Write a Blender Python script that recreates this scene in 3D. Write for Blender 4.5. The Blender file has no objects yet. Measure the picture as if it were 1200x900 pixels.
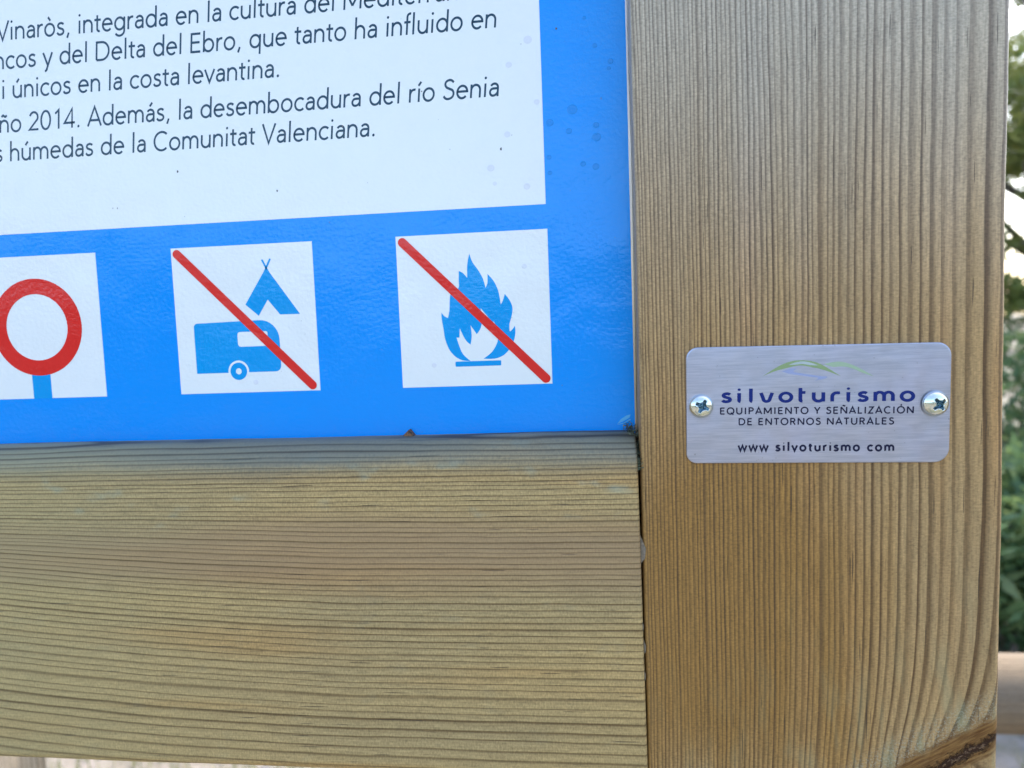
import bpy, bmesh, math, random
import numpy as np
from mathutils import Vector, Matrix
random.seed(7); rng = np.random.default_rng(7)
R = math.radians
sc = bpy.context.scene; COL = sc.collection
D = 256.0            # camera to the front face of the sign, mm
CAMZ = 1.30          # camera height, m

# ------------------------------------------------------------------ camera
cd = bpy.data.cameras.new('camera'); cam = bpy.data.objects.new('camera', cd); COL.objects.link(cam); sc.camera = cam
yaw, pit, rol = R(-6.212), R(4.477), R(2.159)
f_ = Vector((math.sin(yaw)*math.cos(pit), math.cos(yaw)*math.cos(pit), -math.sin(pit)))
r_ = Vector((math.cos(yaw), -math.sin(yaw), 0)); d_ = f_.cross(r_)
r2 = math.cos(rol)*r_ + math.sin(rol)*d_; d2 = -math.sin(rol)*r_ + math.cos(rol)*d_
m = Matrix((r2, -d2, -f_)).transposed().to_4x4(); m.translation = (0, 0, CAMZ); cam.matrix_world = m
cd.sensor_width = 36; cd.lens = 24.6; cd.clip_start = 0.01; cd.clip_end = 2000
cd.dof.use_dof = True; cd.dof.focus_distance = 0.262; cd.dof.aperture_fstop = 10.0

# ------------------------------------------------------------------ world, sun, exposure
SUN_EL, SUN_AZ = R(50), R(33)       # azimuth from +Y towards +X: the sun stands behind the sign, to the right
w = bpy.data.worlds.new("World"); sc.world = w; w.use_nodes = True
nt = w.node_tree; sky = nt.nodes.new('ShaderNodeTexSky'); sky.sky_type = 'NISHITA'; sky.sun_disc = False
sky.sun_elevation = SUN_EL; sky.sun_rotation = SUN_AZ; sky.air_density = 1.0; sky.dust_density = 2.6; sky.ozone_density = 0.0
nt.links.new(sky.outputs[0], nt.nodes['Background'].inputs[0]); nt.nodes['Background'].inputs[1].default_value = 0.15
sl = bpy.data.lights.new('sun', 'SUN'); sl.energy = 1.1; sl.angle = R(11); sl.color = (1, .95, .87)
so = bpy.data.objects.new('sun', sl); COL.objects.link(so)
sdir = Vector((math.sin(SUN_AZ)*math.cos(SUN_EL), math.cos(SUN_AZ)*math.cos(SUN_EL), math.sin(SUN_EL)))
so.rotation_euler = sdir.to_track_quat('Z', 'Y').to_euler()
sc.view_settings.view_transform = 'Standard'; sc.view_settings.look = 'None'
sc.view_settings.exposure = 2.12; sc.view_settings.gamma = 1.0
sc.cycles.max_bounces = 6

# ------------------------------------------------------------------ helpers
def P(x, y, z):      # mm, y measured back from the sign's front face, z from camera height
    return Vector((x*.001, (D+y)*.001, CAMZ+z*.001))

def link(o, parent=None):
    COL.objects.link(o)
    if parent is not None:
        o.parent = parent
    return o

def gpos(o):
    p = Vector((0, 0, 0))
    while o is not None:
        p += o.location; o = o.parent
    return p

def obj(name, verts, faces, mat, parent=None, origin=None, smooth=False, label=None, kind=None, uvfaces=None):
    """one mesh object; verts in world metres, moved to its own origin"""
    verts = [Vector(v) for v in verts]
    if origin is None:
        lo = Vector([min(v[i] for v in verts) for i in range(3)]); hi = Vector([max(v[i] for v in verts) for i in range(3)])
        origin = (lo+hi)/2
    origin = Vector(origin)
    me = bpy.data.meshes.new(name); me.from_pydata([tuple(v-origin) for v in verts], [], faces); me.update()
    if smooth: me.shade_smooth()
    me.materials.append(mat)
    o = bpy.data.objects.new(name, me); link(o, parent)
    o.location = origin - gpos(parent)
    if label: o['label'] = label
    if kind: o['kind'] = kind
    return o

def thing(name, loc, label, cat, group=None):
    o = bpy.data.objects.new(name, None); COL.objects.link(o); o.location = loc; o.empty_display_size = .1
    o['label'] = label; o['category'] = cat
    if group: o['group'] = group
    return o

class NB:            # small node builder
    def __init__(s, name):
        s.m = bpy.data.materials.new(name); s.m.use_nodes = True; s.t = s.m.node_tree
        s.b = s.t.nodes['Principled BSDF']; s.out = s.t.nodes['Material Output']
    def put(s, v, sock):
        if isinstance(v, bpy.types.NodeSocket): s.t.links.new(v, sock)
        elif v is not None:
            if isinstance(v, (tuple, list)) and len(v) == 3 and sock.type == 'RGBA': v = (*v, 1)
            sock.default_value = v
    def M(s, op, a, b=None, c=None, clamp=False):
        n = s.t.nodes.new('ShaderNodeMath'); n.operation = op; n.use_clamp = clamp
        s.put(a, n.inputs[0]); s.put(b, n.inputs[1]); s.put(c, n.inputs[2]); return n.outputs[0]
    def add(s, a, b): return s.M('ADD', a, b)
    def sub(s, a, b): return s.M('SUBTRACT', a, b)
    def mul(s, a, b): return s.M('MULTIPLY', a, b)
    def ss(s, v, a, b):   # smoothstep
        n = s.t.nodes.new('ShaderNodeMapRange'); n.interpolation_type = 'SMOOTHSTEP'
        s.put(v, n.inputs[0]); n.inputs[1].default_value = a; n.inputs[2].default_value = b; return n.outputs[0]
    def xyz(s, v):
        n = s.t.nodes.new('ShaderNodeSeparateXYZ'); s.put(v, n.inputs[0]); return n.outputs
    def comb(s, x, y, z):
        n = s.t.nodes.new('ShaderNodeCombineXYZ')
        for i, q in enumerate((x, y, z)): s.put(q, n.inputs[i])
        return n.outputs[0]
    def noise(s, vec, scale=1.0, detail=2.0, rough=.5, dist=0.0):
        n = s.t.nodes.new('ShaderNodeTexNoise'); s.put(vec, n.inputs['Vector']); n.inputs['Scale'].default_value = scale
        n.inputs['Detail'].default_value = detail; n.inputs['Roughness'].default_value = rough; n.inputs['Distortion'].default_value = dist
        return n.outputs[0]
    def n1(s, wv, scale=1.0, detail=1.0):
        n = s.t.nodes.new('ShaderNodeTexNoise'); n.noise_dimensions = '1D'; s.put(wv, n.inputs['W']); n.inputs['Scale'].default_value = scale
        n.inputs['Detail'].default_value = detail; return n.outputs[0]
    def white(s, wv):
        n = s.t.nodes.new('ShaderNodeTexWhiteNoise'); n.noise_dimensions = '1D'; s.put(wv, n.inputs['W']); return n.outputs[0]
    def ramp(s, v, stops, interp='LINEAR'):
        n = s.t.nodes.new('ShaderNodeValToRGB'); n.color_ramp.interpolation = interp; e = n.color_ramp.elements
        while len(e) < len(stops): e.new(.5)
        for k, (p, c) in zip(e, stops):
            k.position = p; k.color = (c, c, c, 1) if isinstance(c, (int, float)) else (*c, 1)
        s.put(v, n.inputs[0]); return n.outputs[0]
    def mix(s, f, a, b, mode='MIX'):
        n = s.t.nodes.new('ShaderNodeMix'); n.data_type = 'RGBA'; n.blend_type = mode
        s.put(f, n.inputs[0]); s.put(a, n.inputs[6]); s.put(b, n.inputs[7]); return n.outputs[2]
    def bump(s, h, dist, strength=1.0, normal=None):
        n = s.t.nodes.new('ShaderNodeBump'); n.inputs['Distance'].default_value = dist; n.inputs['Strength'].default_value = strength
        s.put(h, n.inputs['Height']); s.put(normal, n.inputs['Normal']); return n.outputs[0]
    def coord(s, off=(0, 0, 0), scale=1000.0):
        """object coordinates in mm plus an offset"""
        n = s.t.nodes.new('ShaderNodeTexCoord'); v = n.outputs['Object']
        k = s.t.nodes.new('ShaderNodeVectorMath'); k.operation = 'MULTIPLY_ADD'; s.put(v, k.inputs[0])
        k.inputs[1].default_value = (scale,)*3; k.inputs[2].default_value = off; return k.outputs[0]
    def fin(s, color=None, rough=None, normal=None, **kw):
        s.put(color, s.b.inputs['Base Color']); s.put(rough, s.b.inputs['Roughness']); s.put(normal, s.b.inputs['Normal'])
        for k, v in kw.items(): s.put(v, s.b.inputs[k.replace('_', ' ')])
        return s.m

def sc3(b, x, y, z, sx, sy, sz, ox=0.0):
    return b.comb(b.add(b.mul(x, sx), ox), b.mul(y, sy), b.mul(z, sz))

# ------------------------------------------------------------------ wood
def wood(name, upright=True, seed=0.0, k=460.0, pith=(180.0, 35.0), knot=None, fan=False, rough=.42,
         early=(.40, .315, .205), late=(.125, .082, .045), grey=None, orange=None, post=False):
    """growth rings round a pith that lies behind the face; mm coordinates: u across the face, d into it, l along the grain"""
    b = NB(name); c = b.coord(); X, Y, Z_ = b.xyz(c)
    prof = [(0, .8), (.05, .12), (.12, 0.0), (.44, .06), (.62, .40), (.80, .95), (.97, 1.0), (1.0, .8)] if upright else [(0, .8), (.06, .12), (.14, 0.0), (.50, .05), (.76, .25), (.88, .95), (.96, 1.0), (1.0, .8)]
    if upright: u, d, l = X, Y, Z_
    else: u, d, l = Z_, Y, X
    warp = b.noise(b.comb(b.add(b.mul(u, 1/55), seed), b.mul(d, 1/90), b.mul(l, 1/330)), 1, 1)
    wig = b.noise(b.comb(b.add(b.mul(u, 1/7), seed+3), b.mul(d, 1/20), b.mul(l, 1/38)), 1, 1.5)
    uu = b.add(u, b.mul(b.sub(warp, .5), 5.0)); uu = b.add(uu, b.mul(b.sub(wig, .5), .9))
    kd = None
    if knot:
        kx, kz, ang = knot
        dx = b.sub(u, kx); dz = b.sub(l, kz); ca, sa = math.cos(ang), math.sin(ang)
        p = b.add(b.mul(dx, ca), b.mul(dz, sa)); q = b.sub(b.mul(dz, ca), b.mul(dx, sa))
        kd = b.M('SQRT', b.add(b.M('POWER', b.mul(p, 1/5.5), 2), b.M('POWER', q, 2)))
        kd2 = b.M('SQRT', b.add(b.M('POWER', b.mul(b.sub(p, 4), 1/2.2), 2), b.M('POWER', q, 2)))
        kn = b.M('EXPONENT', b.mul(kd2, -1/15.0))
        uu = b.add(uu, b.mul(kn, 17.0))
    if fan:
        g = b.M('MAXIMUM', b.mul(b.sub(-95.0, l), 1/145), 0.0); g = b.mul(g, b.add(.35, b.mul(g, .65)))
        a = b.ss(b.mul(u, -1), 58, 96)
        uu = b.sub(uu, b.mul(b.mul(g, a), 8.5))
    r2_ = b.add(b.M('POWER', b.sub(uu, pith[0]), 2), b.M('POWER', b.sub(d, pith[1]), 2))
    ph = b.mul(r2_, 1/(2*k))
    ph = b.add(ph, b.mul(b.n1(b.add(ph, seed), .55, 1), .75))
    fr = b.M('FRACT', ph); idn = b.M('FLOOR', ph); rnd = b.white(b.add(idn, seed*7.3))
    # rings tighten to dark latewood, then break sharply
    band = b.ramp(fr, prof)
    streak = b.noise(b.comb(b.add(b.mul(u, .9), seed), b.mul(d, .9), b.mul(l, 1/45)), 1, 2, .6)
    dark = b.mul(band, b.add(.58, b.mul(rnd, .42))); dark = b.mul(dark, b.add(.62, b.mul(streak, .8)))
    # broad tone wander
    tone = b.noise(b.comb(b.add(b.mul(u, 1/38), seed+9), b.mul(d, 1/38), b.mul(l, 1/150)), 1, 2)
    tone2 = b.noise(b.comb(b.add(b.mul(u, 1/16), seed+17), b.mul(d, 1/16), b.mul(l, 1/210)), 1, 2)
    e = b.mix(b.ss(tone, .35, .68), early, tuple(v*f for v, f in zip(early, (.86, .90, .98))))
    e = b.mix(b.mul(b.ss(tone2, .52, .72), .55), e, tuple(v*f for v, f in zip(early, (1.0, .82, .66))))
    L = late
    if grey:         # sun-bleached upper end
        z0, z1, gc, gl = grey
        jag = b.add(l, b.mul(b.sub(tone2, .5), 70)); gm = b.ss(jag, z0, z1)
        e = b.mix(gm, e, gc); L = b.mix(gm, late, gl)
    if orange:       # resin-brown patch
        ox, oz, orx, orz, oc, oa = orange
        oq = b.M('SQRT', b.add(b.M('POWER', b.mul(b.sub(u, ox), 1/orx), 2), b.M('POWER', b.mul(b.sub(l, oz), 1/orz), 2)))
        oq = b.add(oq, b.mul(b.sub(tone, .5), 1.1)); oq = b.add(oq, b.mul(b.sub(tone2, .5), .8))
        om = b.mul(b.sub(1.0, b.ss(oq, .45, 1.15)), oa); e = b.mix(om, e, oc)
    colr = b.mix(dark, e, L)
    fib = b.noise(b.comb(b.add(b.mul(u, 1.25), seed), b.mul(d, 1.25), b.mul(l, .09)), 1, 3, .65)
    chat = b.noise(b.comb(b.add(b.mul(u, .75), seed), b.mul(d, .9), b.mul(l, 1.5)), 1, 2, .6)
    v = b.add(b.add(-.06, b.mul(fib, 1.0)), b.mul(chat, 1.12))
    colr = b.mix(1.0, colr, b.comb(v, v, v), 'MULTIPLY')
    # fine drying checks
    chk = b.noise(b.comb(b.add(b.mul(u, 1.25), seed+31), b.mul(d, 1.2), b.mul(l, 1/26)), 1, 1, .5)
    ck = b.ss(chk, .715, .77)
    colr = b.mix(b.mul(ck, .75), colr, (.045, .03, .02))
    h = b.sub(b.add(b.mul(fib, .35), b.mul(chat, .34)), b.add(b.mul(band, .28), b.mul(ck, 1.6)))
    if post is False and fan:       # copper-green preservative blooms and pale flecks
        st = b.noise(b.comb(b.add(b.mul(u, 1/9), 4.0), b.mul(d, 1/9), b.mul(l, 1/16)), 1, 2, .55)
        up = b.ss(u, -84, -60)
        colr = b.mix(b.mul(b.mul(b.ss(st, .58, .80), .30), b.add(.25, up)), colr, (.30, .43, .36))
        gz = b.M('ABSOLUTE', b.add(u, b.add(84.0, b.mul(b.sub(tone, .5), 22)))); pk = b.mul(b.sub(1.0, b.ss(gz, 4, 19)), .62)
        colr = b.mix(pk, colr, b.mix(dark, (.315, .20, .11), late))
        te = b.mul(b.ss(b.add(b.add(u, b.mul(b.sub(tone, .5), 24)), b.mul(b.sub(tone2, .5), 14)), -56, -44), .78); colr = b.mix(te, colr, b.mix(dark, (.125, .145, .125), (.03, .035, .032)))  # weathered top edge; its shade and blue reflection are put into the colour too
        lf = b.sub(1.0, b.ss(l, -250, -110)); colr = b.mix(b.mul(lf, .30), colr, b.mix(dark, (.34, .33, .165), (.14, .115, .05)))
    if post:
        st = b.noise(b.comb(b.mul(u, 1/7), b.mul(d, 1/7), b.mul(l, 1/30)), 1, 2, .6)
        near = b.M('EXPONENT', b.mul(kd, -1/24.0))
        colr = b.mix(b.mul(b.mul(b.ss(st, .48, .70), near), .8), colr, (.30, .31, .17))
    if knot:
        kno = b.noise(b.comb(b.mul(p, 1/16), b.mul(q, .75), 0.0), 1, 4, .65)
        wav = b.noise(b.comb(b.mul(p, 1/9), 7.0, 0.0), 1, 3, .6); fray = b.noise(b.comb(b.mul(p, .5), b.mul(q, .9), 5.0), 1, 3, .7)
        qw = b.add(q, b.mul(b.sub(wav, .5), 9.0))
        halo = b.add(b.M('ABSOLUTE', b.sub(qw, 1.8)), b.mul(b.M('POWER', b.mul(p, 1/23), 2), 2.0)); halo = b.add(halo, b.mul(b.sub(kno, .5), 5.0))
        hm = b.mul(b.sub(1.0, b.ss(halo, 4.0, 9.5)), .95)
        colr = b.mix(hm, colr, b.mix(b.ss(kno, .3, .7), (.10, .038, .012), (.30, .16, .05)))
        core = b.add(b.M('ABSOLUTE', qw), b.mul(b.M('POWER', b.mul(b.sub(p, 2), 1/21), 2), 1.8)); core = b.add(core, b.mul(b.sub(fray, .5), 5.5))
        cm = b.sub(1.0, b.ss(core, .8, 2.5))
        inner = b.mul(b.ss(qw, -1.6, -.6), b.ss(kno, .52, .6))
        colr = b.mix(b.mul(cm, .95), colr, b.mix(b.mul(b.ss(fray, .5, .62), .8), (.03, .013, .008), (.30, .185, .11)))
        h = b.sub(h, b.mul(cm, 6.0)); h = b.add(h, b.mul(b.mul(b.add(kno, b.mul(fray, .6)), hm), 3.0))
        # grain picked up and furred just above the knot
        fz = b.noise(b.comb(b.mul(u, 1.3), b.mul(l, 1.3), 0.0), 1, 3, .8)
        fm = b.mul(b.sub(b.ss(kd, 6, 9), b.ss(kd, 13, 19)), b.ss(q, 2.0, 8.0)); h = b.add(h, b.mul(b.mul(fz, fm), 2.2))
        colr = b.mix(b.mul(b.mul(b.ss(fz, .5, .62), fm), .5), colr, (.42, .44, .33))
    n = b.bump(h, .00016, 1.0); spec = b.sub(.5, b.mul(hm, .38)) if knot else .5
    return b.fin(colr, b.add(rough, b.mul(fib, .22)), n, IOR=1.43, Specular_IOR_Level=spec)

# ------------------------------------------------------------------ shape helpers (mm in, sign space)
def round_poly(corners, radii, n=8):
    """closed outline with rounded corners"""
    out = []; N = len(corners)
    for i in range(N):
        p0, p, p1 = (Vector(corners[j % N]) for j in (i-1, i, i+1)); r = radii[i]
        if r <= 0: out.append(tuple(p)); continue
        a = (p0-p).normalized(); c = (p1-p).normalized(); h = a.angle(c)/2; t = r/math.tan(h)
        cen = p+(a+c).normalized()*(r/math.sin(h)); s = (p+a*t)-cen; e = (p+c*t)-cen
        for k_ in range(n+1):
            q = s.slerp(e, k_/n) if s.length > 0 else s
            q = q.normalized()*r; out.append(tuple(cen+q))
    return out

def beam(profile, stations, place, inset=1.2, wob=0.0):
    """loft a closed profile through stations; ends eased by `inset`. place(a,b,t)->world"""
    n = len(profile); cx = sum(p[0] for p in profile)/n; cy = sum(p[1] for p in profile)/n
    w_ = max(abs(p[0]-cx) for p in profile); h_ = max(abs(p[1]-cy) for p in profile)
    rings = []
    t0, t1 = stations[0], stations[-1]
    def ring(t, ins):
        return [((cx+(a-cx)*(1-ins/w_)), (cy+(b_-cy)*(1-ins/h_)), t) for a, b_ in profile]
    rings.append(ring(t0, inset)); rings.append(ring(t0+.3*inset, .3*inset)); rings.append(ring(t0+inset, 0))
    for t in stations[1:-1]:
        if t0+inset < t < t1-inset: rings.append(ring(t, 0))
    rings += [ring(t1-inset, 0), ring(t1-.3*inset, .3*inset), ring(t1, inset)]
    ph = rng.uniform(0, 6.28, 6)
    V = []
    for r in rings:
        for i, (a, b_, t) in enumerate(r):
            k_ = wob*(math.sin(t*.031+ph[0])*.5+math.sin(t*.09+ph[1]+i*.2)*.25+math.sin(t*.37+ph[2]+i*.7)*.12)
            V.append(place(a+(a-cx)/w_*k_, b_+(b_-cy)/h_*k_, t))
    F = []
    for j in range(len(rings)-1):
        for i in range(n):
            F.append((j*n+i, j*n+(i+1) % n, (j+1)*n+(i+1) % n, (j+1)*n+i))
    F.append(tuple(range(n-1, -1, -1))); F.append(tuple(range((len(rings)-1)*n, len(rings)*n)))
    return V, F

def ribbon(pts, w_, closed=False):
    pts = [Vector(p) for p in pts]; N = len(pts); Lf, Rt = [], []
    for i, p in enumerate(pts):
        if closed: a = pts[i-1]; c = pts[(i+1) % N]
        else: a = pts[max(i-1, 0)]; c = pts[min(i+1, N-1)]
        d1 = (p-a); d2_ = (c-p)
        if d1.length < 1e-9: d1 = d2_
        if d2_.length < 1e-9: d2_ = d1
        d1 = d1.normalized(); d2_ = d2_.normalized(); t = (d1+d2_)
        t = t.normalized() if t.length > .2 else d1
        nrm = Vector((-t.y, t.x)); k_ = 1/max(.45, nrm.dot(Vector((-d1.y, d1.x))))
        Lf.append(p+nrm*w_/2*k_); Rt.append(p-nrm*w_/2*k_)
    V = Lf+Rt; F = [(i, N+i, N+(i+1) % N, (i+1) % N) for i in range(N if closed else N-1)]
    return V, F

def arc(cx, cy, rx, ry, a0, a1, n=14):
    n = max(3, int(abs(a1-a0)/360*34)+2)
    return [(cx+rx*math.cos(R(a0+(a1-a0)*i/n)), cy+ry*math.sin(R(a0+(a1-a0)*i/n))) for i in range(n+1)]

def spline(p, n=5):
    p = [p[0]]+list(p)+[p[-1]]; o = []
    for i in range(1, len(p)-2):
        for k_ in range(n):
            t = k_/n; a, b_, c, d = (np.array(p[i-1+j], float) for j in range(4))
            o.append(tuple(.5*((2*b_)+(-a+c)*t+(2*a-5*b_+4*c-d)*t*t+(-a+3*b_-3*c+d)*t**3)))
    o.append(tuple(map(float, p[-2]))); return o

# humanist-geometric stroke letters, 1000 per em: (advance, [(points, closed)...])
def dot(x, y, r=46): return ([(x-r, y), (x+r, y)], 'dot')
def bowl(cx): return (arc(cx, 234, 208, 213, 0, 360)[:-1], True)
def glyphs():
    G = {}
    o = lambda adv, *s: (adv, [(q if isinstance(q, tuple) else (q, False)) for q in s])
    nA = lambda x0, x1: arc((x0+x1)/2, 262, (x1-x0)/2, 182, 180, 0)
    aB = [[(402, 0), (402, 300)]+arc(252, 300, 150, 140, 12, 152)[0:], [(402, 275), (262, 275)]+arc(215, 152, 128, 122, 90, 270)+arc(215, 200, 187, 170, 285, 345)]
    G['a'] = o(490, *aB)
    G['b'] = o(590, [(92, 0), (92, 756)], bowl(300)); G['d'] = o(590, [(500, 0), (500, 756)], bowl(290))
    G['c'] = o(480, arc(285, 234, 212, 213, 45, 315)); G['o'] = o(580, (arc(290, 234, 213, 213, 0, 360)[:-1], True))
    G['e'] = o(560, [(80, 252)]+[(488, 252)]+arc(284, 234, 205, 213, 8, 318))
    G['f'] = o(300, [(150, 0), (150, 590)]+arc(268, 612, 118, 112, 180, 75), [(28, 434), (290, 434)])
    G['g'] = o(590, [(500, 468), (500, -20)]+arc(290, -20, 210, 180, 0, -150), bowl(290))
    G['q'] = o(590, [(500, 468), (500, -225)], bowl(290)); G['p'] = o(590, [(92, 468), (92, -225)], bowl(300))
    G['h'] = o(545, [(92, 0), (92, 756)], nA(92, 452)+[(452, 0)]); G['n'] = o(545, [(92, 0), (92, 468)], nA(92, 452)+[(452, 0)])
    G['m'] = o(830, [(92, 0), (92, 468)], nA(92, 414)+[(414, 0)], nA(414, 738)+[(738, 0)])
    G['i'] = o(235, [(118, 0), (118, 468)], dot(118, 655)); G['l'] = o(235, [(118, 0), (118, 756)])
    G['r'] = o(345, [(92, 0), (92, 468)], arc(262, 250, 170, 190, 180, 72))
    G['s'] = o(430, spline([(352, 392), (290, 430), (215, 440), (125, 405), (98, 340), (140, 278), (225, 245), (315, 208), (355, 138), (318, 62), (215, 28), (120, 45), (62, 105)]))
    G['t'] = o(330, [(152, 600), (152, 130)]+arc(245, 125, 93, 97, 180, 290), [(24, 434), (312, 434)])
    G['u'] = o(545, [(452, 468), (452, 0)], [(92, 468)]+arc(272, 206, 180, 182, 180, 360))
    G['v'] = o(480, [(32, 468), (240, 10), (448, 468)]); G['y'] = o(480, [(32, 468), (246, 8)], [(452, 468), (205, -125)]+arc(130, -105, 85, 90, -20, -100))
    G['w'] = o(740, [(32, 468), (200, 10), (370, 455), (540, 10), (708, 468)])
    G['z'] = o(430, [(50, 434), (375, 434), (45, 34), (390, 34)])
    G['V'] = o(610, [(28, 708), (305, 12), (582, 708)])
    G['M'] = o(870, [(95, 0), (95, 700)], [(95, 700), (435, 120)], [(435, 120), (775, 700)], [(775, 700), (775, 0)])
    G['D'] = o(740, [(95, 35), (95, 673)]+[(300, 673)]+arc(330, 354, 325, 319, 80, -80)+[(300, 35)], [(95, 35), (300, 35)])
    G['E'] = o(560, [(95, 0), (95, 708)], [(95, 673), (490, 673)], [(95, 368), (460, 368)], [(95, 35), (500, 35)])
    G['A'] = o(670, [(30, 0), (335, 700), (640, 0)], [(140, 215), (530, 215)])
    G['C'] = o(700, arc(400, 354, 330, 334, 48, 312)); G['O'] = o(790, (arc(395, 354, 335, 334, 0, 360)[:-1], True))
    G['Q'] = o(790, (arc(395, 354, 335, 334, 0, 360)[:-1], True), [(430, 170), (690, -40)])
    G['S'] = o(540, spline([(455, 590), (380, 655), (275, 680), (150, 635), (108, 535), (165, 435), (285, 380), (420, 315), (468, 200), (410, 80), (265, 28), (140, 52), (60, 135)]))
    G['I'] = o(270, [(135, 0), (135, 708)]); G['L'] = o(480, [(95, 708), (95, 35), (450, 35)])
    G['U'] = o(690, [(95, 708)]+arc(345, 265, 250, 240, 180, 360)+[(595, 708)])
    G['P'] = o(570, [(95, 0), (95, 673), (290, 673)]+arc(310, 510, 185, 163, 90, -90)+[(95, 347)])
    G['R'] = o(600, [(95, 0), (95, 673), (290, 673)]+arc(310, 510, 185, 163, 90, -90)+[(95, 347)], [(300, 347), (530, 0)])
    G['N'] = o(740, [(95, 0), (95, 700)], [(95, 700), (645, 10)], [(645, 10), (645, 708)])
    G['T'] = o(540, [(270, 0), (270, 673)], [(20, 673), (520, 673)]); G['Y'] = o(590, [(295, 0), (295, 310)], [(30, 708), (295, 300), (560, 708)])
    G['Z'] = o(560, [(60, 673), (500, 673), (55, 35), (510, 35)])
    G['0'] = o(560, (arc(280, 354, 212, 335, 0, 360)[:-1], True)); G['1'] = o(560, [(330, 0), (330, 690), (165, 560)])
    G['2'] = o(560, arc(280, 488, 185, 188, 165, -25)+[(80, 38), (500, 38)]); G['4'] = o(560, [(395, 0), (395, 700), (45, 190), (530, 190)])
    G['.'] = o(270, dot(135, 42, 50)); G[','] = o(270, [(165, 75), (95, -115)])
    G[' '] = (275, [])
    ac = lambda x, y0=560, s=1: ([(x, y0), (x+s*110, y0+135)], False)
    for ch, base, x, s, y in (('á', 'a', 215, 1, 560), ('ú', 'u', 240, 1, 560), ('ò', 'o', 320, -1, 560), ('Ó', 'O', 360, 1, 800)):
        G[ch] = (G[base][0], G[base][1]+[ac(x, y, s)])
    G['í'] = (235, [([(118, 0), (118, 468)], False), ac(85)])
    til = lambda x, y: (spline([(x-120, y-30), (x-60, y+28), (x, y), (x+60, y-28), (x+120, y+30)]), False)
    G['ñ'] = (545, G['n'][1]+[til(275, 610)]); G['Ñ'] = (740, G['N'][1]+[til(370, 830)])
    return G
G = glyphs()
LG = dict(G)         # the rounder letters of the logo, with small tails
LG['i'] = (300, [([(120, 468), (120, 90)]+arc(190, 90, 70, 62, 180, 260), False), dot(120, 640, 62)])
LG['l'] = (300, [([(120, 690), (120, 90)]+arc(190, 90, 70, 62, 180, 260), False)])
LG['t'] = (370, [([(110, 700), (110, 90)]+arc(195, 90, 85, 62, 180, 270), False), ([(110, 468), (300, 468)], False)])
LG['v'] = (560, [([(55, 468), (150, 150)]+arc(270, 165, 125, 137, 195, 345)+[(390, 150), (485, 468)], False)])
LG['r'] = (420, [([(92, 0), (92, 250)]+arc(262, 250, 170, 190, 180, 72)+[(380, 440)], False)])

def text_mesh(s, anchors, base, size, weight, track=0, shear=0.0, rot=0.0, table=G, font_y=1.0):
    """anchors: (char index a, its left edge x, char index b, its right edge x) in mm"""
    pen = 0; pos = []
    for ch in s: pos.append(pen); pen += table[ch][0]+track
    ia, xa, ib, xb = anchors
    ea = lambda ch: min([min(p[0] for p in st[0]) for st in table[ch][1]])-weight/2
    eb = lambda ch: max([max(p[0] for p in st[0]) for st in table[ch][1]])+weight/2
    la = pos[ia]+ea(s[ia]); lb = pos[ib]+eb(s[ib]); sx = (xb-xa)/(lb-la); sy = size/1000*font_y
    V, F = [], []; cr, sr = math.cos(rot), math.sin(rot)
    for ci, ch in enumerate(s):
        for si, (st, cl) in enumerate(table[ch][1]):
            if cl == 'dot':
                cx = (st[0][0]+st[1][0])/2; r = (st[1][0]-st[0][0])/2; cy = st[0][1]
                vv = [Vector((cx+r*1.05*math.cos(a_*.5236), cy+r*1.05*math.sin(a_*.5236))) for a_ in range(12)]; ff = [tuple(range(12))]
            else: vv, ff = ribbon(st, weight, bool(cl))
            o_ = len(V); lay = .012*si
            for v in vv:
                x = xa+(pos[ci]+v.x-la)*sx + shear*v.y*sy; y = v.y*sy
                V.append((xa+(x-xa)*cr-y*sr, lay, base+(x-xa)*sr+y*cr))
            F += [tuple(o_+i for i in f) for f in ff]
    print('text', s[:12], 'sx/size', round(sx*1000/size, 3))
    return V, F

def flat(name, outline, y, mat, parent, thick=.03, holes=None, label=None):
    """thin printed / cut shape with a real edge; outline in mm"""
    bm = bmesh.new(); loops = [outline]+(holes or [])
    es = []
    for lp in loops:
        vs = [bm.verts.new((p[0], 0, p[1])) for p in lp]
        es += [bm.edges.new((vs[i], vs[(i+1) % len(vs)])) for i in range(len(vs))]
    bmesh.ops.triangle_fill(bm, use_beauty=True, use_dissolve=False, edges=es)
    for f in bm.faces:
        if f.normal.y > 0: f.normal_flip()
    bm.verts.ensure_lookup_table(); V = [(v.co.x, y, v.co.z) for v in bm.verts]; n = len(V)
    V += [(v.co.x, y+thick, v.co.z) for v in bm.verts]; F = [tuple(v.index for v in f.verts) for f in bm.faces]
    F += [(a+n, c+n, b_+n) for a, b_, c in F]
    for e in es: F.append((e.verts[0].index, e.verts[1].index, e.verts[1].index+n, e.verts[0].index+n))
    bm.free()
    return obj(name, [P(*v) for v in V], F, mat, parent, label=label)

def capsule(a, c, w_, n=10):
    a, c = Vector(a), Vector(c); d = (c-a).normalized(); ang = math.atan2(d.y, d.x)
    o = [(c.x+w_/2*math.cos(ang-math.pi/2+math.pi*i/n), c.y+w_/2*math.sin(ang-math.pi/2+math.pi*i/n)) for i in range(n+1)]
    return o+[(a.x+w_/2*math.cos(ang+math.pi/2+math.pi*i/n), a.y+w_/2*math.sin(ang+math.pi/2+math.pi*i/n)) for i in range(n+1)]

def circ(cx, cy, r, n=48, ry=None): return [(cx+r*math.cos(2*math.pi*i/n), cy+(ry or r)*math.sin(2*math.pi*i/n)) for i in range(n)]

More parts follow.
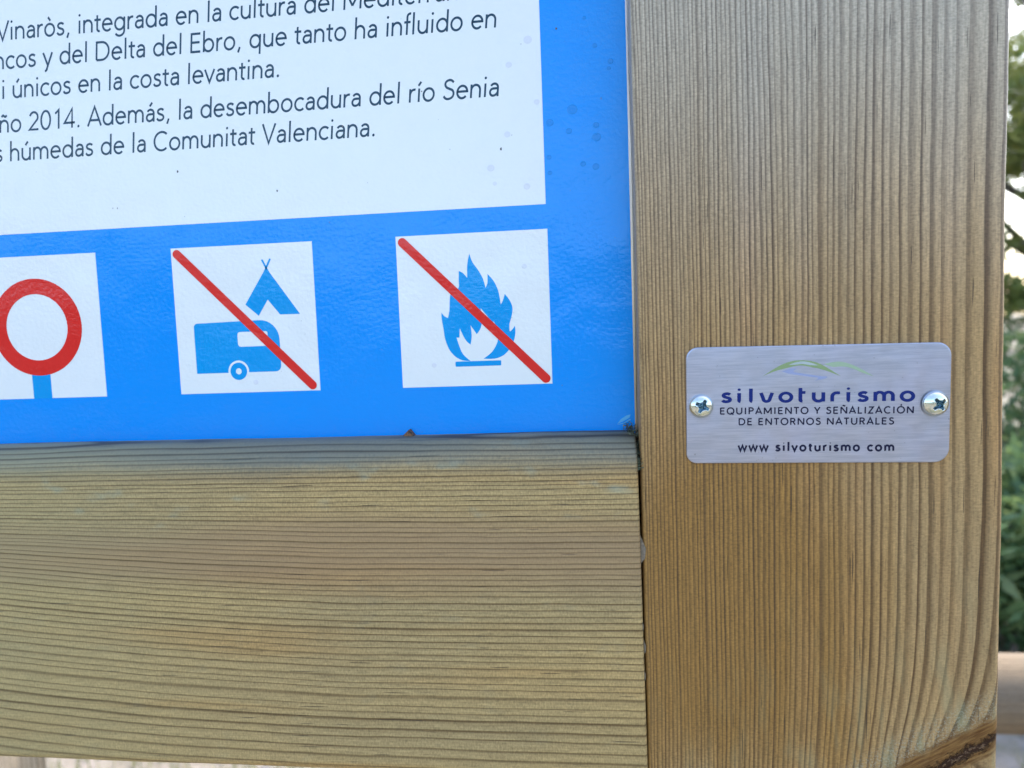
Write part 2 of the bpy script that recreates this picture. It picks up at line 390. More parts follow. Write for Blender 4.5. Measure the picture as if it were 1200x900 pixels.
# ------------------------------------------------------------------ sign materials
def print_mat(name, col, var=.05, coat=1.0):
    b = NB(name); n = b.t.nodes.new('ShaderNodeNewGeometry'); k_ = b.t.nodes.new('ShaderNodeVectorMath'); k_.operation = 'SCALE'
    b.put(n.outputs['Position'], k_.inputs[0]); k_.inputs['Scale'].default_value = 1000; v = k_.outputs[0]
    peel = b.noise(v, .62, 2.0, .5); broad = b.noise(v, .028, 2)
    grime = b.noise(v, .09, 4, .6); spk = b.noise(v, .55, 1, .5)
    c = b.mix(b.mul(b.ss(grime, .52, .75), var), col, tuple(x*.72 for x in col))
    c = b.mix(b.mul(b.ss(spk, .775, .80), .35), c, (.12, .12, .13))
    nm = b.bump(b.add(b.mul(peel, .40), b.mul(broad, 4.0)), .00045, .8)
    return b.fin(c, b.add(.10, b.mul(grime, .12)), nm, IOR=1.42)
M_BLUE = print_mat('blue_print', (.0, .278, .84)); M_WHITE = print_mat('white_print', (.80, .84, .84)); M_INK = print_mat('ink_print', (.012, .05, .085))
M_RED = print_mat('red_print', (.72, .026, .022)); M_SYM = print_mat('symbol_blue_print', (.0, .31, .74)); M_SCR = print_mat('scratched_print', (.10, .45, .80))
b = NB('dirt_speck'); M_SPK = b.fin((.10, .10, .11), .8)
M_BUB = print_mat('blister_print', (.0, .235, .70)); M_BUW = print_mat('blister_white_print', (.72, .75, .80))

WX = dict(orange=(50, -105, 58, 95, (.315, .16, .034), .92))
M_POST = wood('post_wood', True, 2.0, 212, (176, 33), knot=(127.5, -160.6, R(30)), early=(.445, .275, .11), late=(.11, .056, .019),
              grey=(-20, 125, (.47, .41, .315), (.19, .15, .11)), orange=WX['orange'], post=True)
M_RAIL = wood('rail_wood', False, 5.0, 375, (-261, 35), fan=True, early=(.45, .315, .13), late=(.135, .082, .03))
M_OTHER = wood('plain_wood', True, 11.0, 460, (0, 70), early=(.42, .36, .27), late=(.16, .12, .08), rough=.6)

# ------------------------------------------------------------------ the sign
X0 = -583.0          # left end of the panel
sign = thing('information_sign', ((X0+17)/2000, (D+40)*.001, 0.0),
             'wooden information sign with a blue bordered text panel, pictograms and a small metal plaque', 'sign')
pith_post = (0, 0, 0)
BASEO = (0, D*.001, CAMZ)      # wood parts share this origin so the ring geometry is in mm from the camera axis
zs = list(np.arange(-1300, 420, 6.0))
def post_part(x0, x1, mat, rl=2.0, rr=3.2):
    prof = round_poly([(x0, 0), (x1, 0), (x1, 90), (x0, 90)], [rl, rr, 3, 3], 6)
    V, F = beam(prof, zs, lambda a, b_, t: P(a, b_, t), 3.0, .25)
    return V, F
V, F = post_part(18.5, 142.9, M_POST)
obj('post', V, F, M_POST, sign, origin=BASEO, smooth=True, label='post with fine vertical grain and a dark knot')
V, F = post_part(X0-1.5-124.4, X0-1.5, M_POST)
o = obj('post', V, F, M_POST, sign, origin=P(X0-1.5-124.4-18.5, 0, 60), smooth=True)
# lower rail: profile in (depth, height), rounded top front edge, weathered
prof = round_poly([(0, -40.5), (0, -172.8), (90, -172.8), (90, -40.5)], [11.5, 5.0, 4, 4], 9)
V, F = beam(prof, list(np.arange(X0, 10, 6.0))+[17.2], lambda a, b_, t: P(t+(-(b_+40)/130*1.2 if t > 0 else 0), a, b_-(t+250)*.0065*(-40.5-b_)/130), 1.0, .25)
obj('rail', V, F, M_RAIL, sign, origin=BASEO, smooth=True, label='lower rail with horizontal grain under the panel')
prof = round_poly([(0, 420), (0, 330), (90, 330), (90, 420)], [9, 5, 4, 4], 7)
V, F = beam(prof, list(np.arange(X0, 17, 12.0))+[17.0], lambda a, b_, t: P(t, a, b_), 1.0, .3)
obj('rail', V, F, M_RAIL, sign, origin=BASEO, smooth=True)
for ob in list(bpy.data.objects):
    if ob.type == 'MESH': pass

# panel
def slab(name, x0, x1, z0, z1, y0, y1, mat, parent, label=None):
    V = [P(x, y, z) for x in (x0, x1) for y in (y0, y1) for z in (z0, z1)]
    F = [(0, 1, 3, 2), (4, 6, 7, 5), (0, 4, 5, 1), (2, 3, 7, 6), (0, 2, 6, 4), (1, 5, 7, 3)]
    return obj(name, V, F, mat, parent, label=label)
PY = 15.0
panel = slab('panel', X0+.5, 17.6, -46, 336, PY, PY+4, M_BLUE, sign, 'glossy blue and white printed panel')
slab('text_field', X0+31, -14.0, 47.0, 305, PY-.05, PY-.005, M_WHITE, panel, 'white field of printed text')
def text_line(s, anchors, base, size=10.7, weight=82):
    V, F = text_mesh(s, anchors, base, size, weight, 0, .10)
    obj('text_line', [P(x, PY-.08-y, z) for x, y, z in V], F, M_INK, panel)
L1 = 'Vinaròs, integrada en la cultura del Mediterráneo'
text_line(L1, (L1.index('integ'), -199.1, L1.index('del')+2, -92.9), 124.4)
L2 = 'barrancos y del Delta del Ebro, que tanto ha influido en'
text_line(L2, (L2.index('del'), -208.0, len(L2)-1, -30.5), 113.2)
L3 = 'i únicos en la costa levantina.'
text_line(L3, (2, -229.8, len(L3)-1, -116.0), 101.5)
L4 = 'año 2014. Además, la desembocadura del río Senia'
text_line(L4, (4, -224.0, len(L4)-1, -30.5), 88.1)
L5 = 'zonas húmedas de la Comunitat Valenciana.'
text_line(L5, (L5.index('h'), -233.5, len(L5)-1, -79.0), 76.5)

def tile(x0):
    return slab('pictogram_tile', x0, x0+59.4, -21.6, 37.7, PY-.05, PY-.005, M_WHITE, panel)
tile(-258.8); tile(-166.5); tile(-73.1)
# closed road sign pictogram
cx, cz = -228.2, 8.2
flat('sign_pole_symbol', [(cx-4.2, -21.6), (cx+4.2, -21.6), (cx+4.2, -10), (cx-4.2, -10)], PY-.09, M_SYM, panel, label='blue pole of the round sign pictogram')
flat('round_sign_symbol', circ(cx, cz, 20.2, 80), PY-.13, M_RED, panel, holes=[circ(cx, cz, 13.8, 80)], label='red ring of the round road sign pictogram')
# camping pictogram
TENT = [(-126.7, 28.3), (-113.7, 9.3), (-122.0, 9.4), (-126.8, 15.5), (-131.0, 9.2), (-136.3, 13.9)]
flat('tent_symbol', TENT, PY-.09, M_SYM, panel, label='blue tent')
for a, c in (((-128.1, 31.2), (-125.9, 26.6)), ((-124.9, 31.4), (-127.4, 26.6))): flat('tent_pole_symbol', capsule(a, c, .75, 4), PY-.12, M_SYM, panel)
car = round_poly([(-159.0, 7.0), (-159.0, -13.4), (-122.9, -13.4), (-122.9, 7.6)], [1.6, .3, 2.4, 8.0], 8)
win = round_poly([(-140.6, 3.0), (-140.6, -3.0), (-127.8, -3.0), (-127.8, 3.0)], [1.2, 1.2, .8, .8], 5)
flat('caravan_symbol', car, PY-.09, M_SYM, panel, holes=[win], label='blue caravan with a white window')
arch = [(x, z) for x, z in circ(-141, -12.9, 4.4, 40)]
flat('wheel_arch_symbol', arch, PY-.12, M_WHITE, panel)
flat('wheel_symbol', circ(-141, -12.9, 3.55, 40), PY-.15, M_SYM, panel, holes=[circ(-141, -12.9, 1.25, 24)])
flat('prohibition_bar', capsule((-164.0, 35.3), (-110.2, -19.4), 3.5), PY-.19, M_RED, panel)
# campfire pictogram
FLAME = [(-45.5,-11.8),(-48.5,-11.5),(-51.4,-9.9),(-53.7,-7.1),(-55.2,-2.9),(-55.7,1.3),(-56.2,4.9),(-56.2,7.5),(-55.2,6.1),(-53.7,5.3),(-53.0,8.3),(-52.4,14.2),(-50.6,15.3),(-48.9,17.0),(-48.8,19.9),(-48.6,23.3),(-47.0,22.4),(-45.4,20.5),(-45.2,25.6),(-44.2,29.8),(-43.2,26.6),(-41.0,23.3),(-39.3,20.0),(-38.4,16.4),(-37.6,18.2),(-37.4,21.6),(-35.2,19.0),(-33.6,15.4),(-33.0,12.2),(-32.7,9.7),(-31.7,11.5),(-31.0,13.7),(-29.3,11.4),(-28.2,8.5),(-28.5,5.6),(-29.6,2.1),(-29.6,-0.7),(-28.5,-0.0),(-27.5,1.3),(-27.4,-1.5),(-28.1,-4.4),(-29.7,-7.3),(-32.2,-9.9),(-35.8,-11.2),(-40.3,-11.1),(-36.9,-8.6),(-34.7,-5.1),(-34.3,-2.5),(-34.6,0.5),(-35.8,3.4),(-36.1,1.6),(-37.6,4.7),(-40.7,8.7),(-40.4,6.0),(-40.5,2.5),(-41.3,0.2),(-42.6,-1.4),(-43.7,0.3),(-44.9,2.1),(-44.6,-2.1),(-45.2,-5.4),(-46.9,-3.8),(-48.3,-1.1),(-49.2,1.1),(-49.5,-2.5),(-50.6,-2.5),(-49.7,-5.8),(-48.3,-9.1)]
TIPS = {7,15,19,25,31,38,44,52,58,63,0,9,17,23,29,35,56,60,64,65}
def soften(pts, tips):
    o = []; N = len(pts)
    for i in range(N):
        a, p, c, d = (np.array(pts[(i+j) % N], float) for j in (-1, 0, 1, 2))
        if i in tips: a = p
        if (i+1) % N in tips: d = c
        for t in (0, .33, .67): o.append(tuple(.5*((2*p)+(-a+c)*t+(2*a-5*p+4*c-d)*t*t+(-a+3*p-3*c+d)*t**3)))
    return o
flat('campfire_symbol', soften(FLAME, TIPS), PY-.09, M_SYM, panel, label='blue flames of the campfire pictogram')
flat('campfire_base_symbol', round_poly([(-51.5, -11.9), (-51.5, -13.9), (-33.4, -13.9), (-33.4, -11.9)], [.3]*4, 3), PY-.12, M_SYM, panel)
flat('prohibition_bar', capsule((-70.5, 35.3), (-16.1, -19.5), 3.5), PY-.19, M_RED, panel)
# dried-drop blisters in the film
SP = [(-2.9,81.3,2.0),(-11.5,77.0,1.5),(-4.4,73.5,1.2),(5.8,75.0,1.2),(5.9,70.6,1.7),(.6,61.1,1.1),(5.3,59.8,1.3),(-12.2,64.3,1.0),(11.7,97.7,1.1),(11.0,95.2,.8),(6.1,103.8,.9),(-12.0,58.5,.9),(2.5,114,.7),
      (-18.7,107.8,1.6),(-26.2,99.3,1.2),(-16.1,85.0,1.1),(-27.7,73.8,1.2),(-34.5,61.7,1.4),(-20.9,54.0,1.3),(-33.2,55.8,.8),(-23,24,1.0),(-60,-13,1.0),(-134,-17.5,1.1)]
for x, z, r in SP:
    V = []; F = []; n = 20; prof_ = [(r, 0), (r*.86, .07), (r*.70, .06), (r*.55, .025), (r*.3, .035), (.001, .04)]
    white = (x < -13.5 and z > 46) or z < 30; yb = PY-(.06 if white else .004)
    for q, h_ in prof_:
        for i in range(n): V.append(P(x+q*math.cos(i*math.tau/n), yb-h_, z+.92*q*math.sin(i*math.tau/n)))
    for j in range(len(prof_)-1):
        for i in range(n): F.append((j*n+i, j*n+(i+1) % n, (j+1)*n+(i+1) % n, (j+1)*n+i))
    obj('blister', V, F, M_BUW if white else M_BUB, panel, smooth=True)
for pts in ([(10.8, -38.0), (12.2, -36.2), (14.4, -34.8), (16.0, -34.4), (15.6, -35.6), (13.6, -36.8)], [(10.6, -38.3), (13.4, -37.5), (15.8, -36.1), (15.9, -36.6), (13.2, -38.0)]):
    flat('scratch', pts, PY-.03, M_SCR, panel, thick=.025, label='pale scratch in the corner of the blue print')

for x, z, r in ((-30.3, 68.4, .55), (-161, 68.0, .45), (-92, 81, .4), (-60, 92, .3), (-120, 58, .35), (-8, 111, .4), (-188, 55, .3)):
    flat('speck', [(x+r*rng.uniform(.5, 1.2)*math.cos(i*1.05), z+1.3*r*rng.uniform(.5, 1.2)*math.sin(i*1.05)) for i in range(6)], PY-.11, M_SPK, panel, thick=.03)
# splinter chip poking up between rail and panel
V = [P(*v) for v in [(-74.3, 12.6, -41.2), (-70.9, 12.2, -38.1), (-68.0, 12.6, -41.2), (-74.0, 14.9, -41.2), (-70.7, 14.9, -38.0), (-68.3, 14.9, -41.2), (-71.0, 11.6, -40.6)]]
F = [(0, 6, 1), (6, 2, 1), (1, 2, 5, 4), (0, 1, 4, 3), (3, 4, 5), (0, 2, 6), (0, 3, 5, 2)]
b = NB('chip_wood'); M_CHIP = b.fin(b.mix(b.ss(b.noise(b.coord(), 1.2, 3), .4, .6), (.22, .10, .04), (.03, .02, .015)), .7)
obj('splinter', V, F, M_CHIP, sign, label='brown splinter wedged above the lower rail')
# lint and moss in the corner where rail, panel and post meet
b = NB('debris'); M_DEB = b.fin(b.ramp(b.noise(b.coord(), .8, 3, .7), [(.35, (.015, .018, .012)), (.55, (.10, .12, .07)), (.72, (.36, .38, .27))]), .9)
V, F = [], []
for i in range(320):
    t = rng.random()**1.2; c = Vector((15.6+rng.normal(0, 1.2)*(1-t*.6)+t*2.2, 12-t*11.5+rng.normal(0, .8), -38.6-t*13+rng.normal(0, .9)))
    d = Vector(rng.normal(0, 1, 3)).normalized()*rng.uniform(.4, 2.0); s = Vector(rng.normal(0, 1, 3)).normalized().cross(d).normalized()*rng.uniform(.08, .3)
    n = len(V); V += [P(*(c-d+s)), P(*(c-d-s)), P(*(c+d)), P(*(c+s.cross(d).normalized()*.12))]; F += [(n, n+1, n+2), (n, n+3, n+2), (n+1, n+2, n+3)]
obj('lint', V, F, M_DEB, sign, kind='stuff', label='grey fluff caught in the corner by the post')
# torn fibres along the joint
for (x, z, l_, w_) in ((18.0, -83, 5.5, 1.5), (18.1, -120, 3.5, .6), (17.6, -112, 2.4, .5), (17.9, -131, 3.0, .5)):
    V = [P(x-.5, 1.0, z+l_), P(x+w_, -.1, z+l_*.1), P(x+w_*.7, .1, z-l_*.6), P(x-.4, 1.2, z-l_), P(x, 2.6, z)]
    obj('splinter', V, [(0, 1, 4), (1, 2, 4), (2, 3, 4), (0, 4, 3), (0, 3, 2, 1)], M_OTHER, sign)

# ------------------------------------------------------------------ plaque
b = NB('brushed_aluminium'); c = b.coord(); X, Y, Z_ = b.xyz(c)
br = b.noise(b.comb(b.mul(X, .10), b.mul(Y, 1), b.mul(Z_, 2.2)), 1, 4, .7); br2 = b.noise(b.comb(b.mul(X, .02), 0.0, b.mul(Z_, .8)), 1, 2)
cl = b.noise(c, .05, 3); al = b.mix(b.ss(br, .3, .7), (.45, .48, .55), (.60, .61, .66)); al = b.mix(b.mul(b.ss(cl, .45, .7), .25), al, (.60, .56, .66))
pit = b.noise(c, .9, 1); al = b.mix(b.mul(b.ss(pit, .77, .80), .5), al, (.2, .2, .22))
al = b.mix(1.0, al, (.87, .88, .98), 'MULTIPLY')
sm = b.ss(b.noise(c, .11, 4, .6), .42, .62)
M_ALU = b.fin(al, b.add(b.add(.27, b.mul(br, .16)), b.mul(sm, .07)), b.bump(b.add(br, b.mul(br2, .6)), .00003, .9), Metallic=.88)
b = NB('zinc_screw'); c = b.coord(); zn = b.noise(c, .7, 3, .6)
M_ZN = b.fin(b.mix(b.ss(zn, .35, .7), (.66, .74, .76), (.80, .80, .66)), b.add(.13, b.mul(zn, .14)), b.bump(zn, .00008, .6), Metallic=1.0)
b = NB('screw_recess'); c = b.coord(); M_REC = b.fin(b.mix(b.ss(b.noise(c, 2.0, 3), .42, .62), (.012, .05, .10), (.18, .34, .46)), .3, Metallic=.9)  # shade and bluish reflection inside the cross recess, painted as colour
def enamel(name, col, a=1.0):
    b = NB(name); return b.fin(b.mix(b.mul(b.noise(b.coord(), 1.5, 3), .2), col, tuple(min(1, x*1.4+.01) for x in col)), .5, IOR=1.3)
M_NAVY = enamel('navy_enamel', (.004, .018, .15)); M_DARK = enamel('dark_enamel', (.008, .01, .04)); M_G1 = enamel('green_enamel', (.25, .34, .16)); M_G2 = enamel('pale_green_enamel', (.33, .44, .30)); M_RIV = enamel('river_enamel', (.30, .34, .52)); M_LENS = enamel('pale_enamel', (.42, .48, .48))

pc = P(79.6, 0, -30.4); pr = R(-.72)
hw, hh = 44.7, 20.9; ol = round_poly([(-hw, hh), (-hw, -hh), (hw, -hh), (hw, hh)], [4.2, 3.6, 5.0, 4.6], 8)
V, F = [], []; N = len(ol)
for y, k_ in ((.02, 0), (-.75, 0), (-.93, .12), (-1.0, .32)):
    for x, z in ol:
        x2 = x*(1-k_/hw); z2 = z*(1-k_/hh); V.append(pc+Vector(((x2*math.cos(pr)-z2*math.sin(pr))*.001, y*.001, (x2*math.sin(pr)+z2*math.cos(pr))*.001)))
for j in range(3):
    for i in range(N): F.append((j*N+i, j*N+(i+1) % N, (j+1)*N+(i+1) % N, (j+1)*N+i))
F.append(tuple(range(3*N, 4*N)))
plaque = obj('plaque', V, F, M_ALU, sign, label='brushed metal maker plaque with rounded corners')
def ptext(s, table, x0, x1, base, size, weight, mat, rot, track=0, name='text_line'):
    V, F = text_mesh(s, (0, x0, len(s)-1, x1), base, size, weight, track, 0, rot, table)
    obj(name, [P(x, -1.03-y*.6, z) for x, y, z in V], F, mat, plaque)
TR = R(-1.02)
ptext('silvoturismo', LG, 46.9, 112.7, -28.85, 7.0, 145, M_NAVY, TR, 150, 'logo_lettering')
ptext('EQUIPAMIENTO Y SEÑALIZACIÓN', G, 46.6, 112.3, -33.15, 3.35, 142, M_DARK, TR, 150)
ptext('DE ENTORNOS NATURALES', G, 53.0, 105.8, -37.15, 3.35, 142, M_DARK, TR, 150)
ptext('www silvoturismo com', G, 52.5, 105.9, -46.5, 4.3, 168, M_DARK, TR, 150)
HILL1 = [(61.6,-19.9),(66.9,-16.6),(71.1,-15.0),(75.0,-14.7),(79.2,-15.4),(82.7,-17.1),(88.0,-20.7),(83.8,-18.9),(80.7,-17.8),(78.1,-17.2),(74.6,-16.5),(71.9,-16.8),(68.4,-17.6),(65.3,-18.4)]
LENS = [(70.4,-16.2),(72.7,-15.4),(75.4,-15.1),(78.1,-15.7),(80.4,-16.7),(77.7,-16.5),(75.0,-16.0),(72.7,-16.15)]
RIVER = [(68.0,-18.4),(71.1,-17.5),(73.1,-17.6),(71.9,-18.6),(74.2,-19.2),(80.7,-20.4),(83.4,-20.7),(83.0,-21.3),(79.2,-22.1),(80.4,-21.1),(78.4,-20.7),(73.0,-19.8),(70.3,-19.2)]
HILL2 = [(82.3,-16.3),(85.3,-15.7),(88.4,-15.7),(92.2,-17.0),(96.0,-19.1),(99.0,-21.1),(95.2,-19.7),(91.4,-17.9),(88.4,-17.3),(85.7,-17.4),(84.2,-17.0)]
flat('hill_symbol', soften(HILL2, {0, 5}), -1.03, M_G2, plaque, thick=.025); flat('hill_symbol', soften(HILL1, {0, 6}), -1.05, M_G1, plaque, thick=.04)
flat('hill_symbol', soften(LENS, {0, 4}), -1.075, M_LENS, plaque, thick=.02); flat('river_symbol', soften(RIVER, {0, 7, 8, 2}), -1.03, M_RIV, plaque, thick=.025)

def screw(x, z, r, tilt, ang, H=2.7):
    """pan head: polar mesh pressed in by a cross recess"""
    RM = []; V, F = [], []; nr, na = 40, 120
    for j in range(nr+1):
        q = j/nr; rr = r*q
        h0 = H*(1-q**2.6)**.62 if q < 1 else 0
        for i in range(na):
            a = i*math.tau/na; px, pz = rr*math.cos(a), rr*math.sin(a)
            ca, sa = math.cos(a-ang), math.sin(a-ang); u, v = abs(rr*ca), abs(rr*sa)
            lo, sh = max(u, v), min(u, v)
            arm = min(1, max(0, (2.55-lo)/.4)) * min(1, max(0, (.80-.10*lo-sh)/.2))
            diag = min(1, max(0, (1.45-rr)/.25))
            dep = max(arm*(1-.16*lo), diag); y = h0-1.9*dep; mk = dep > .35; RM.append(mk)
            y = max(y, .05) if q < 1 else 0.0
            V.append(Vector((px, -y, pz)))
    for j in range(nr):
        for i in range(na): F.append((j*na+i, (j+1)*na+i, (j+1)*na+(i+1) % na, j*na+(i+1) % na))
    rot = Matrix.Rotation(tilt[0], 3, 'X') @ Matrix.Rotation(tilt[1], 3, 'Z'); VV = []
    for v in V:
        v = rot @ v; VV.append(P(x+v.x, -1.0+v.y, z+v.z))
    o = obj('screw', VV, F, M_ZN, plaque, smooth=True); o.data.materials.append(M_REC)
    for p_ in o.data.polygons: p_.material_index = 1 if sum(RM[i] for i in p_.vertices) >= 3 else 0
    # the shadow-dark washer gap under the head is the real rim: a short skirt
    return o
screw(40.1, -30.0, 4.35, (R(-2), R(2)), R(62)); screw(119.2, -31.1, 4.6, (R(3), R(8)), R(38), 3.1)

# ------------------------------------------------------------------ ground, fence, plants
b = NB('dry_ground'); n = b.t.nodes.new('ShaderNodeNewGeometry'); v = n.outputs['Position']
a1 = b.noise(v, .9, 5, .6); a2 = b.noise(v, 14, 5, .65); a3 = b.noise(v, 90, 3, .6)
cg = b.mix(b.ss(a1, .42, .60), (.23, .20, .16), (.07, .09, .03)); cg = b.mix(b.mul(b.ss(a2, .4, .62), .55), cg, (.33, .29, .26))
cg = b.mix(b.mul(b.ss(a3, .45, .65), .4), cg, (.16, .13, .09))
M_GR = b.fin(cg, .95, b.bump(b.add(a2, b.mul(a3, .4)), .03, .7))
nx = 90; xs = np.concatenate([-np.geomspace(250, 3.2, 25), np.linspace(-3, 3, 41), np.geomspace(3.2, 250, 25)]); V = []; F = []
for y in xs+1.5:
    for x in xs: V.append((x, y, .02*math.sin(x*1.7+y)*math.cos(y*1.3-x*.6) if abs(x) < 8 and abs(y) < 8 else 0))
k_ = len(xs)
for j in range(k_-1):
    for i in range(k_-1): F.append((j*k_+i, j*k_+i+1, (j+1)*k_+i+1, (j+1)*k_+i))
obj('ground', V, F, M_GR, None, origin=(0, 0, 0), kind='structure')

def leaf_mat(name, c1, c2, c3):
    b = NB(name); oi = b.t.nodes.new('ShaderNodeNewGeometry'); r_i = oi.outputs['Random Per Island']
    c = b.mix(b.ss(r_i, .2, .6), c1, c2); c = b.mix(b.ss(r_i, .72, .95), c, c3)
    b.fin(c, .5, Transmission_Weight=0.0)
    tr = b.t.nodes.new('ShaderNodeBsdfTranslucent'); b.put(b.mix(.5, c, c3), tr.inputs[0]); mx = b.t.nodes.new('ShaderNodeMixShader'); mx.inputs[0].default_value = .35
    b.t.links.new(b.b.outputs[0], mx.inputs[1]); b.t.links.new(tr.outputs[0], mx.inputs[2]); b.t.links.new(mx.outputs[0], b.out.inputs[0]); return b.m
M_LF = leaf_mat('bush_leaves', (.06, .13, .05), (.11, .20, .075), (.22, .28, .11)); M_LT = leaf_mat('tree_leaves', (.09, .14, .03), (.15, .19, .05), (.24, .26, .08)); M_FAR = leaf_mat('wood_leaves', (.03, .05, .02), (.05, .07, .03), (.08, .10, .04))
b = NB('bark'); c = b.coord(); M_BARK = b.fin(b.ramp(b.noise(b.comb(b.mul(b.xyz(c)[0], .02), b.mul(b.xyz(c)[1], .02), b.mul(b.xyz(c)[2], .004)), 1, 4), [(.35, (.05, .038, .028)), (.65, (.17, .14, .11))]), .9)

def leaves(centers, radii, N, size, flatn=.6):
    """leaf faces scattered through ellipsoid clumps (arrays in metres)"""
    C_ = np.array(centers); Rr = np.array(radii); wgt = (Rr[:, 0]*Rr[:, 1]*Rr[:, 2])**.67; idx = rng.choice(len(C_), N, p=wgt/wgt.sum())
    d = rng.normal(size=(N, 3)); d /= np.linalg.norm(d, axis=1)[:, None]; rad = rng.random(N)**.45
    p = C_[idx]+d*rad[:, None]*Rr[idx]
    a = rng.normal(size=(N, 3)); a /= np.linalg.norm(a, axis=1)[:, None]; c = rng.normal(size=(N, 3)); c -= a*(a*c).sum(1)[:, None]; c /= np.linalg.norm(c, axis=1)[:, None]
    s = size*rng.uniform(.5, 1.4, N)[:, None]; V = np.empty((N, 4, 3)); V[:, 0] = p-a*s; V[:, 1] = p-c*s*.35; V[:, 2] = p+a*s; V[:, 3] = p+c*s*.35
    F = np.arange(N*4).reshape(N, 4); return V.reshape(-1, 3), F
def leaf_obj(name, parent, mat, V, F, kind=None, origin=(0, 0, 0)):
    me = bpy.data.meshes.new(name); V = V-np.array(origin); me.from_pydata(V.tolist(), [], F.tolist()); me.materials.append(mat)
    o = bpy.data.objects.new(name, me); link(o, parent); o.location = Vector(origin)-gpos(parent)
    if kind: o['kind'] = kind
    return o
def tube(path, radii, n=8):
    V, F = [], []; path = [Vector(p) for p in path]
    for i, p in enumerate(path):
        t = (path[min(i+1, len(path)-1)]-path[max(i-1, 0)]).normalized(); a = t.orthogonal().normalized(); c = t.cross(a)
        for k2 in range(n): V.append(p+(a*math.cos(k2*math.tau/n)+c*math.sin(k2*math.tau/n))*radii[i])
    for i in range(len(path)-1):
        for k2 in range(n): F.append((i*n+k2, i*n+(k2+1) % n, (i+1)*n+(k2+1) % n, (i+1)*n+k2))
    return V, F
def bush(x, y, h, w_, label):
    t = thing('bush', (x, y, 0), label, 'bush')
    cs, rs = [], []
    for i in range(26):
        a = rng.uniform(0, math.tau); q = rng.random()**.6*w_; z = rng.uniform(.12, .9)*h*(1-.35*(q/w_)**2); r = rng.uniform(.12, .26)*h
        cs.append((x+q*math.cos(a), y+q*math.sin(a), z)); rs.append((r, r, r*.8))
    V, F = leaves(cs, rs, 9000, .038); leaf_obj('foliage', t, M_LF, V, F, origin=(x, y, h/2))
    V, F = [], []
    for i in range(7):
        c = cs[i]; v2, f2 = tube([(x+rng.normal(0, .05), y+rng.normal(0, .05), 0), ((x+c[0])/2, (y+c[1])/2, c[2]*.55), c], [.022, .014, .005], 6); n = len(V); V += v2; F += [tuple(n+q for q in f) for f in f2]
    obj('stem', V, F, M_BARK, t, smooth=True); return t
def tree(x, y, h, w_, label, N=9000, z0=.25):
    t = thing('tree', (x, y, 0), label, 'tree')
    top = Vector((x+.2, y, h*.9)); path = [Vector((x, y, 0)), Vector((x+.1, y, h*.3)), Vector((x-.05, y+.05, h*.6)), top]
    V, F = tube(path, [.13, .10, .06, .015], 10); cs, rs = [], []
    for i in range(22):
        t_ = rng.uniform(z0, .92); base = Vector((x+.05, y, h*t_*.85)); a = rng.uniform(0, math.tau); q = w_*rng.uniform(.45, 1)*(1.15-t_*.55)
        tip = Vector((x+q*math.cos(a), y+q*math.sin(a), h*t_+rng.uniform(-.1, .5)))
        mid = (base+tip)/2+Vector((rng.normal(0, .1), rng.normal(0, .1), .12))
        v2, f2 = tube([base, mid, tip], [.035, .022, .006], 6); n = len(V); V += v2; F += [tuple(n+k2 for k2 in f) for f in f2]
        for s in (.55, .8, 1.0):
            c = base.lerp(tip, s)+Vector(rng.normal(0, .12, 3)); r = rng.uniform(.16, .34); cs.append(tuple(c)); rs.append((r, r, r*.6))
    obj('trunk', V, F, M_BARK, t, smooth=True); V, F = leaves(cs, rs, N, .045); leaf_obj('crown', t, M_LT, V, F, origin=(x, y, h*.6)); return t
bush(2.15, 3.75, 1.42, .75, 'dense green bush behind the fence, right of the sign post')
bush(1.62, 2.72, .80, .42, 'low leafy bush close behind the fence, in front of the taller bush')
tree(3.5, 5.9, 4.6, 1.5, 'loose leafy tree against the white sky behind the bush', 15000)
def mass(name, items, N, size, mat):
    cs, rs = zip(*items); V, F = leaves(cs, rs, N, size); return leaf_obj(name, None, mat, V, F, 'stuff')
it = []
for x in np.arange(-7, 9, .55):
    if 1.0 < x < 3.0: continue
    y = 4.3+.05*x*x*.5+rng.normal(0, .3); h = rng.uniform(.9, 1.5); it.append(((x, y, h*.45), (.5, .45, h*.5)))
for x, y in ((1.2, 4.9), (3.1, 4.6), (2.4, 5.1), (1.7, 5.2)): it.append(((x, y, .62), (.55, .5, .75)))
o = mass('undergrowth', it, 30000, .05, M_LF)
it = []
for a in np.arange(0, 360, 4.5):
    back = 100 < a < 260         # a from +Y clockwise
    dd = rng.uniform(11, 16) if back else rng.uniform(26, 36); h = (rng.uniform(2.5, 3.4) if back else rng.uniform(2.2, 3.1))
    it.append(((dd*math.sin(R(a)), dd*math.cos(R(a)), h*.5), (1.6 if back else 2.4, 1.6, h*.52)))
mass('woodland', it, 26000, .22, M_FAR)
# grass
V, F = [], []; NG = 60000
gx = rng.uniform(-4.5, 4.5, NG); gy = rng.uniform(1.0, 5.5, NG); keep = np.sin(gx*2.1+gy*.7)+np.sin(gy*3.1-gx*1.3)+rng.normal(0, .8, NG) > -.5
gx, gy = gx[keep], gy[keep]; N = len(gx); a = rng.uniform(0, math.tau, N); hh_ = rng.uniform(.03, .11, N); le = rng.normal(0, .03, (N, 2)); w2 = .0035
GV = np.zeros((N, 3, 3)); GV[:, 0] = np.c_[gx-w2*np.cos(a), gy-w2*np.sin(a), np.full(N, -.02)]; GV[:, 1] = np.c_[gx+w2*np.cos(a), gy+w2*np.sin(a), np.full(N, -.02)]; GV[:, 2] = np.c_[gx+le[:, 0], gy+le[:, 1], hh_]
M_GS = leaf_mat('grass_blades', (.09, .14, .03), (.15, .19, .05), (.30, .28, .12))
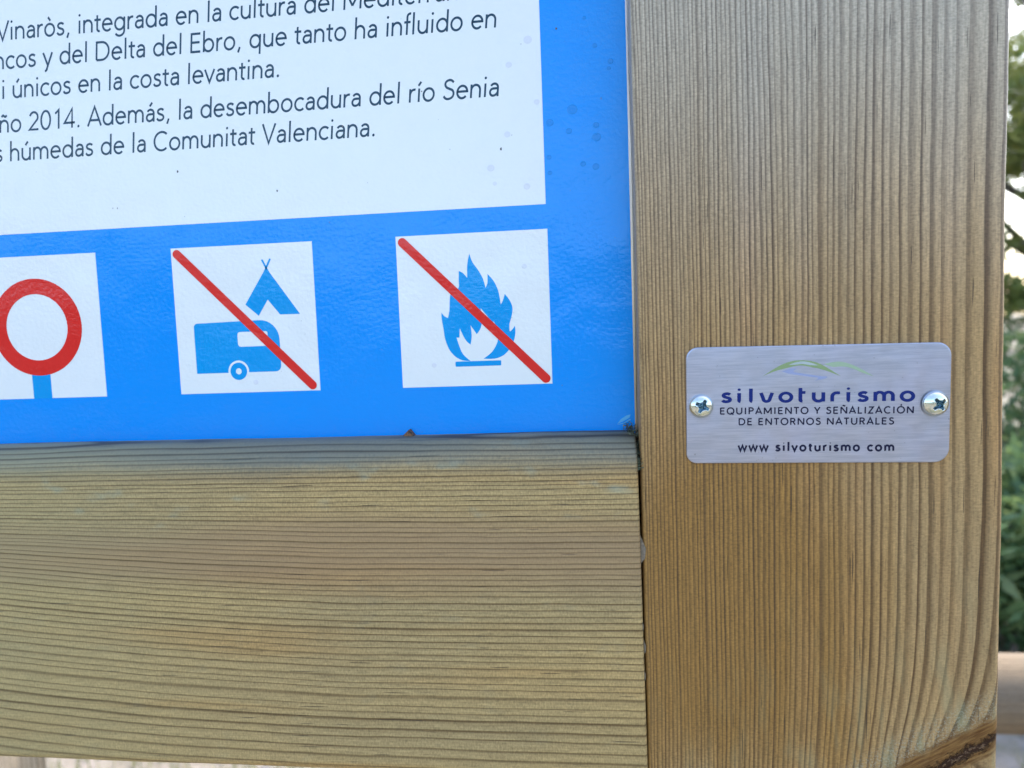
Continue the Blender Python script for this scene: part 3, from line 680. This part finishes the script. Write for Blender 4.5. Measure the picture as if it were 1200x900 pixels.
leaf_obj('grass', None, M_GS, GV.reshape(-1, 3), np.arange(N*3).reshape(N, 3), 'stuff')
# stones
stones = []
b = NB('pale_stone'); c = b.coord(scale=1.0); M_ST = b.fin(b.ramp(b.noise(c, 30, 4), [(.35, (.16, .16, .17)), (.65, (.34, .32, .31))]), .9)
SV, SF = [], []
for i in range(900):
    x, y = rng.uniform(-3.5, 3.5), rng.uniform(1.1, 3.4); r = rng.uniform(.008, .035); n = len(SV)
    bm_ = []
    for (sx, sy, sz) in ((1, 0, 0), (0, 1, 0), (-1, 0, 0), (0, -1, 0), (.5, .5, .7), (-.5, .4, .75), (0, -.5, .8)):
        k_ = rng.uniform(.75, 1.25)*r; bm_.append((x+sx*k_, y+sy*k_, sz*k_*.8+.004))
    SV += bm_; SF += [tuple(n+q for q in f) for f in ((0, 1, 4), (1, 5, 4), (1, 2, 5), (2, 3, 6), (2, 6, 5), (3, 0, 6), (0, 4, 6), (4, 5, 6))]
obj('stones', SV, SF, M_ST, None, origin=(0, 2.2, 0), kind='stuff')

# fence behind: squared timber rail on posts
fy = .87; top = CAMZ-.415
M_FENCE = wood('fence_wood', False, 21.0, 460, (60, 70), early=(.23, .17, .105), late=(.10, .07, .045), rough=.75)
fence = thing('wooden_fence', (0, fy, 0), 'weathered timber rail fence standing behind the sign', 'fence')
def fence_beam(name, prof, st, place, origin):
    V, F = beam(prof, st, place, .01, .0); return obj(name, V, F, M_FENCE, fence, origin=origin, smooth=True)
for zt in (top, top-.42):
    prof = round_poly([(fy-.045, zt), (fy-.045, zt-.09), (fy+.045, zt-.09), (fy+.045, zt)], [.044]*4, 6)
    fence_beam('rail', prof, list(np.arange(-3.2, 3.3, .1)), lambda a, b_, t: Vector((t, a, b_)), (0, fy, zt))
for px in (-2.7, -.775, .9+1.35):
    prof = round_poly([(px-.045, fy-.045-.094), (px+.045, fy-.045-.094), (px+.045, fy-.047), (px-.045, fy-.047)], [.012]*4, 4)
    V, F = beam(prof, list(np.arange(-.2, top+.1, .1)), lambda a, b_, t: Vector((a, b_, t)), .01); obj('post', V, F, M_OTHER, fence, smooth=True)
